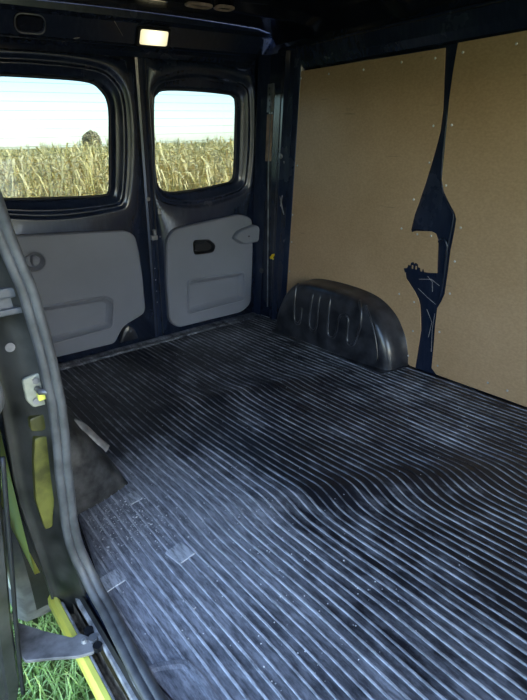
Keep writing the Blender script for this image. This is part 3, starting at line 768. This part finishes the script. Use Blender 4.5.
# yellow outer quarter panel with wheel opening
WC = (1.72, -.22)
bm = bmesh.new()
def qx(z): return -.903 - .012 * math.cos(max(-1, min(1, (z - .15) / .6)) * PI / 2)
arc0 = [(WC[0] + .375 * math.cos(a), WC[1] + .375 * math.sin(a)) for a in [PI + .25 - k * (PI + .5) / 24 for k in range(25)]]
arc = [(1.11, .02), (1.24, .02)] + [(p, max(.02, q)) for p, q in arc0] + [(2.2, .02), (2.38, .02)]
out = [(1.105, z) for z in (.05, .15, .3, .5)] + [(1.2, .6), (1.4, .62), (1.55, .62), (1.7, .62), (1.85, .62), (2.0, .62), (2.2, .6), (2.38, .5)] + [(2.38, z) for z in (.3, .15, .05)]
arcr = [arc[int(round(i * (len(arc) - 1) / (len(out) - 1)))] for i in range(len(out))]
rows = []
for t in (0, .06, .3, .6, 1):
    rows.append([(qx(z0 * (1 - t) + z1 * t) + (.012 if t == 0 else 0), y0 * (1 - t) + y1 * t, z0 * (1 - t) + z1 * t) for (y0, z0), (y1, z1) in zip(arcr, out)])
loft(bm, rows, closed=False)
quarter = struct(empty('trim_4', (0, 0, 0)), 'yellow outer body panel round the rear wheel'); new_obj('yellow_quarter_panel', bm, MAT['yellow'], quarter, True)
bm = bmesh.new(); loft(bm, [[(-.90, y, z) for y, z in arc0], [(-.86, y, z) for y, z in arc0], [(-.70, y, z) for y, z in arc0]], closed=False); new_obj('wheel_housing', bm, MAT['rubber_black'], quarter, True)

# rear wheel
wh = empty('rear_wheel', (-.84, WC[0], -.56)); tag(wh, 'dusty rear wheel on the grass, seen past the sliding door', 'wheel')
bm = bmesh.new(); tp = [(.22, -.085), (.27, -.10), (.315, -.098), (.335, -.08), (.34, -.04), (.34, .04), (.335, .08), (.315, .098), (.27, .10), (.22, .085)]
rings = [[(-.84 + w, WC[0] + r * math.cos(a), WC[1] + r * math.sin(a)) for r, w in tp] for a in [k * 2 * PI / 48 for k in range(49)]]
loft(bm, rings, closed=False); put(new_obj('tyre', bm, MAT['tyre'], None, True), wh)
bm = bmesh.new()
loft(bm, [[(-.84 + w, WC[0] + r * math.cos(a), WC[1] + r * math.sin(a)) for a in [k * 2 * PI / 32 for k in range(32)]] for r, w in ((.225, .09), (.225, -.09), (.205, -.095), (.19, -.06), (.10, -.05), (.07, -.075), (.03, -.08))], cap1=True)
put(new_obj('rim', bm, MAT['rim'], None), wh)

# sliding door, pushed back along the outside of the van
sd = empty('sliding_door', (-1.03, 1.4, -.1)); tag(sd, 'dark edge of the open side sliding door at the left, with its lower arm', 'sliding door')
bm = bmesh.new(); rows = []
for z, xi, yi in ((1.28, -.93, .95), (1.0, -.93, .95), (.8, -.93, .95), (.6, -.932, .95), (.46, -.934, .95), (.41, -.943, .95), (.33, -.958, .95), (.25, -.968, .95), (.147, -.982, .95), (.073, -.992, .95), (-.033, -1.002, .95), (-.10, -1.008, .95), (-.17, -1.03, .95)):
    rows.append([(min(xi, -.962), 2.0, z), (min(xi, -.958), yi + .12, z), (xi - .001, yi + .02, z), (xi - .008, yi, z), (xi - .03, yi - .006, z), (xi - .035, yi + .004, z), (xi - .060, yi + .004, z), (xi - .066, yi - .006, z), (xi - .085, yi, z), (xi - .09, yi + .05, z), (xi - .09, 2.0, z)])
loft(bm, rows, closed=True, cap0=True, cap1=True); put(new_obj('door_shell', bm, MAT['jamb'], None), sd)
bm = bmesh.new(); tube(bm, catmull([(-.940, .946, .44), (-.955, .946, .33), (-.972, .946, .2), (-.990, .946, .07), (-1.005, .946, -.05), (-1.012, .946, -.12)], 4), .0045, 6); put(new_obj('door_edge_bead', bm, MAT['rubber_black'], None, True), sd)
bm = bmesh.new(); bmesh.ops.create_uvsphere(bm, u_segments=16, v_segments=12, radius=1)
for v in bm.verts: v.co = Vector((-.934 + v.co.x * .022, .955 + v.co.y * .03, .565 + v.co.z * .045))
put(new_obj('door_buffer', bm, simple('grey_rubber_buffer', (.15, .15, .155), .6), None, True), sd)
arm = rounded([(-.983, 1.05), (-.939, .986), (-.895, .932), (-.881, .936), (-.863, .904), (-.872, .868), (-.904, .880), (-.952, .909), (-.994, .932), (-1.0, .972)], .006, 3)
ar = plate('lower_arm', arm, [], lambda a, b, o: (a, b, -.040 + o + max(0, -.9 - a) * .1), .007, MAT['arm'], None, .0015); put(ar, sd)
bm = bmesh.new(); bmesh.ops.create_cone(bm, segments=12, radius1=.007, radius2=.005, depth=.008, cap_ends=True)
for v in bm.verts: v.co += Vector((-.880, .905, -.029))
new_obj('arm_rivet', bm, MAT['screw'], ar)
for yy in (.90, .925, .875):
    bm = bmesh.new(); bmesh.ops.create_cone(bm, segments=14, radius1=.010, radius2=.010, depth=.012, cap_ends=True)
    for v in bm.verts: v.co = Vector((-.862 + v.co.x, yy + v.co.y, -.034 + v.co.z))
    new_obj('arm_roller', bm, MAT['handle'] if yy != .90 else MAT['steel'], ar)
bm = bmesh.new(); bmesh.ops.create_uvsphere(bm, u_segments=10, v_segments=8, radius=.011)
for v in bm.verts: v.co += Vector((-.992, 1.062, -.02))
put(new_obj('door_buffer', bm, MAT['white_dirty'], None, True), sd)

# ------------------------------------------------------------------ lamp in the header
lamp = empty('interior_lamp', (.142, 2.25, 1.38)); tag(lamp, 'lit rectangular interior lamp above the gap between the rear doors', 'lamp')
lo = rounded([(.066, .004), (.218, .004), (.218, .082), (.066, .082)], .014, 4)
li = rounded([(.078, .014), (.206, .014), (.206, .072), (.078, .072)], .010, 4)
bm = bmesh.new(); loft(bm, [[HD(a, b, o) for a, b in r] for r, o in ((lo, 0), (lo, .010), (inset(lo, -.004), .014), (li, .014), (li, .010))]); put(new_obj('lamp_frame', bm, MAT['handle'], None), lamp)
em, nt, b = newmat('lit_lamp_lens')
b.inputs['Base Color'].default_value = (.6, .58, .4, 1); b.inputs['Emission Color'].default_value = (1, .90, .55, 1)
# the bulb behind the ribbed lens makes its middle brighter
vd = nt.nodes.new('ShaderNodeVectorMath'); vd.operation = 'DISTANCE'; g = nt.nodes.new('ShaderNodeNewGeometry')
nt.links.new(g.outputs['Position'], vd.inputs[0]); vd.inputs[1].default_value = (.142, 2.24, 1.38)
mr = nt.nodes.new('ShaderNodeMapRange'); mr.inputs[1].default_value = .01; mr.inputs[2].default_value = .07; mr.inputs[3].default_value = .8; mr.inputs[4].default_value = .26
nt.links.new(vd.outputs['Value'], mr.inputs[0]); nt.links.new(mr.outputs[0], b.inputs['Emission Strength'])
bm = bmesh.new(); loft(bm, [[HD(a, b_, o) for a, b_ in r] for r, o in ((li, .006), (li, .012), (inset(li, -.006), .015))], cap1=True); put(new_obj('lamp_lens', bm, em, None), lamp)

# ------------------------------------------------------------------ outside: grass, maize, tree
def grass():
    m, nt, b = newmat('grass_blades'); oi = noise_tex(nt, 8, 3, geo_vec(nt)); o2 = noise_tex(nt, 120, 2, geo_vec(nt))
    c = mix(nt, .5, ramp(nt, oi.outputs[0], [(.35, (.28, .50, .08)), (.65, (.48, .68, .20))]), ramp(nt, o2.outputs[0], [(.35, (.20, .40, .06)), (.68, (.75, .82, .45))]))
    nt.links.new(c, b.inputs['Base Color']); b.inputs['Roughness'].default_value = .5
    b.inputs['Subsurface Weight'].default_value = 0
    R = random.Random(3); vs, fs = [], []
    for k in range(26000):
        x = R.uniform(-2.1, -.55); y = R.uniform(.2, 4.2)
        if R.random() > math.exp(-max(0, y - 2) * .5): continue
        if R.random() > .35 + .65 * min(1, max(0, (y < 1.75) or (x < -1.2)) + .25): continue
        h = R.uniform(.05, .15); a = R.uniform(0, 2 * PI); w = R.uniform(.0015, .0035); ln = R.uniform(.2, 1.1) * h
        dx, dy = math.cos(a), math.sin(a); px, py = -dy * w, dx * w; z = -.562; i = len(vs)
        for t, ww in ((0, 1), (.45, .9), (.8, .6)):
            ox_, oy_, oz = dx * ln * t * t, dy * ln * t * t, h * (t - .25 * t * t * ln / h)
            vs.append((x + ox_ - px * ww, y + oy_ - py * ww, z + oz)); vs.append((x + ox_ + px * ww, y + oy_ + py * ww, z + oz))
        vs.append((x + dx * ln, y + dy * ln, z + h * (1 - .3 * ln / h)))
        fs += [(i, i + 1, i + 3, i + 2), (i + 2, i + 3, i + 5, i + 4), (i + 4, i + 5, i + 6)]
    o = from_py('grass', vs, fs, m)
    tag(o, 'bright green grass beside the van sill, under the sliding door arm', 'grass', None, 'stuff')
grass()

def maize_mat(name, a, b_, sc):
    m, nt, b = newmat(name); t = noise_tex(nt, sc, 3, geo_vec(nt, (1, 1, .4)))
    nt.links.new(ramp(nt, t.outputs[0], [(.33, a), (.66, b_)]), b.inputs['Base Color']); b.inputs['Roughness'].default_value = .7
    return m
MLEAF = maize_mat('dry_maize_leaf', (.66, .50, .13), (1.0, .78, .40), 4)
MSTEM = maize_mat('dry_maize_stem', (.35, .30, .10), (.60, .50, .22), 3)
def maize(R, H, lv=13, simple_=False):
    vs, fs = [], []; stem_n = 0
    def ringf(p, r): return [(p[0] + r * math.cos(k * 2 * PI / 3), p[1] + r * math.sin(k * 2 * PI / 3), p[2]) for k in range(3)]
    lx, ly = R.uniform(-.06, .06), R.uniform(-.06, .06)
    P = [(lx * t * t, ly * t * t, H * t) for t in (0, .35, .7, .92)]
    for p, r in zip(P, (.016, .014, .010, .006)): vs += ringf(p, r)
    for i in range(3):
        for k in range(3): fs.append((i * 3 + k, i * 3 + (k + 1) % 3, i * 3 + 3 + (k + 1) % 3, i * 3 + 3 + k))
    # tassel
    for k in range(5):
        a = R.uniform(0, 2 * PI); i = len(vs); d = R.uniform(.02, .10); zt = H * .92
        vs += [(lx - .006, ly, zt), (lx + .006, ly, zt), (lx + d * math.cos(a), ly + d * math.sin(a), H + R.uniform(-.04, .04))]; fs.append((i, i + 1, i + 2))
    ns = len(fs)
    for k in range(lv):
        t = .12 + .78 * k / lv; z = H * t; a = k * PI + R.uniform(-.7, .7); L = R.uniform(.25, .5); w = R.uniform(.013, .028)
        if simple_: w *= 1.3
        dx, dy = math.cos(a), math.sin(a); up_ = R.uniform(.10, .30); dr = R.uniform(.15, .6)
        i = len(vs); x0, y0 = lx * t * t, ly * t * t
        seg = ((0, .5), (.3, 1), (.65, .9)) if not simple_ else ((0, .5), (.5, 1))
        for s, ww in seg:
            zz = z + up_ * math.sin(s * PI * .8) - dr * s * s * .8; 
            for q in (-1, 1): vs.append((x0 + dx * L * s - dy * w * ww * q, y0 + dy * L * s + dx * w * ww * q, zz + R.uniform(-.01, .01)))
        vs.append((x0 + dx * L, y0 + dy * L, z - dr * .8 + .03))
        n_ = len(seg)
        for j in range(n_ - 1): fs.append((i + 2 * j, i + 2 * j + 1, i + 2 * j + 3, i + 2 * j + 2))
        fs.append((i + 2 * n_ - 2, i + 2 * n_ - 1, i + 2 * n_))
    # ear
    a = R.uniform(0, 2 * PI); z = H * R.uniform(.42, .55); i = len(vs); dx, dy = math.cos(a) * .05, math.sin(a) * .05
    vs += [(dx * .3, dy * .3, z), (dx + .022, dy, z + .06), (dx - .011, dy + .02, z + .06), (dx - .011, dy - .02, z + .06), (dx * 1.4, dy * 1.4, z + .19)]
    fs += [(i, i + 1, i + 2), (i, i + 2, i + 3), (i, i + 3, i + 1), (i + 4, i + 2, i + 1), (i + 4, i + 3, i + 2), (i + 4, i + 1, i + 3)]
    return vs, fs, ns
RM = random.Random(11)
protos = []
for k in range(8):
    v, f, ns = maize(RM, RM.uniform(1.34, 1.66))
    me = bpy.data.meshes.new('maize_plant'); me.from_pydata(v, [], f); me.materials.append(MLEAF); me.materials.append(MSTEM)
    for i, p in enumerate(me.polygons): p.material_index = 1 if i < ns else 0
    protos.append(me)
count = 0; rest = []
Yrow = 9.6
j = 0
while Yrow < 46:
    step = .17 if Yrow < 14 else (.24 if Yrow < 24 else .5)
    x = .10 * Yrow
    while x < .78 * Yrow + .6:
        px, py = x + RM.uniform(-.05, .05), Yrow + RM.uniform(-.12, .12)
        if count < 300:
            o = bpy.data.objects.new('maize_plant', protos[RM.randrange(8)]); COL.objects.link(o)
            o.location = (px, py, -.56); o.rotation_euler = (RM.uniform(-.06, .06), RM.uniform(-.06, .06), RM.uniform(0, 6.28))
            o.scale = (1, 1, RM.uniform(.93, 1.05))
            tag(o, 'dry yellow-green maize plant in the field seen through the rear windows', 'plant', 'maize plants behind the van'); count += 1
        else: rest.append((px, py))
        x += step
    Yrow += .6 if Yrow < 14 else (.75 if Yrow < 24 else 1.3)
vs, fs, mi = [], [], []
low = [maize(RM, RM.uniform(1.34, 1.6), 10, True) for _ in range(10)]
for px, py in rest:
    v, f, ns = low[RM.randrange(10)]; a = RM.uniform(0, 6.28); ca, sa = math.cos(a), math.sin(a); s = RM.uniform(.9, 1.05); i = len(vs)
    vs += [(px + x * ca - y * sa, py + x * sa + y * ca, -.56 + z * s) for x, y, z in v]
    fs += [tuple(i + q for q in p) for p in f]; mi += [1 if k < ns else 0 for k in range(len(f))]
o = from_py('maize_field', vs, fs, MLEAF); o.data.materials.append(MSTEM); o.data.polygons.foreach_set('material_index', mi)
tag(o, 'dense dry maize field stretching behind the nearer plants to the horizon', 'field', None, 'stuff')
# far canopy of the same field
vs, fs = [], []
n1, n2 = 160, 60
for a in range(n2 + 1):
    y = 47 + 330 * (a / n2) ** 2
    for b_ in range(n1 + 1):
        x = -.2 * y + 1.5 * y * b_ / n1
        vs.append((x, y, .78 + RM.uniform(-.12, .14)))
for a in range(n2):
    for b_ in range(n1):
        i = a * (n1 + 1) + b_; fs.append((i, i + 1, i + n1 + 2, i + n1 + 1))
o = from_py('maize_canopy', vs, fs, maize_mat('far_maize', (.55, .42, .15), (.85, .62, .32), .8))
tag(o, 'far golden maize canopy on the horizon', 'field', None, 'stuff')
# lone tree
tr_ = empty('tree', (28.3, 75, -.56)); tr_.scale = (.85, .85, .9); tag(tr_, 'lone round tree on the horizon seen through the left rear window', 'tree')
def put0(o, root): o.parent = root; return o
bm = bmesh.new(); tube(bm, [(0, 0, 0), (.1, 0, 1.4), (0, .1, 2.6)], [.28, .2, .1], 8)
for k in range(6):
    a = k * 1.05; tube(bm, [(0, 0, 1.5), (.5 * math.cos(a), .5 * math.sin(a), 2.4), (1.0 * math.cos(a), 1.0 * math.sin(a), 3.2)], [.1, .06, .02], 5)
put0(new_obj('trunk', bm, simple('grey_bark', (.14, .11, .08), .9)), tr_)
vs, fs = [], []
for k in range(3800):
    d = Vector((RM.gauss(0, 1), RM.gauss(0, 1), RM.gauss(0, 1))).normalized(); r = RM.uniform(.35, 1) ** .5
    n_ = 1 + .18 * noise.noise(d * 2.2)
    c = Vector((d.x * 1.5, d.y * 1.5, d.z * 1.55)) * r * n_ + Vector((0, 0, 2.35))
    u = Vector((RM.gauss(0, 1), RM.gauss(0, 1), RM.gauss(0, 1))).normalized() * .12; w = u.orthogonal() * .8
    i = len(vs); vs += [tuple(c - u), tuple(c + w), tuple(c + u), tuple(c - w)]; fs.append((i, i + 1, i + 2, i + 3))
put0(from_py('foliage', vs, fs, maize_mat('autumn_tree_leaf', (.32, .28, .14), (.55, .42, .24), 3)), tr_)
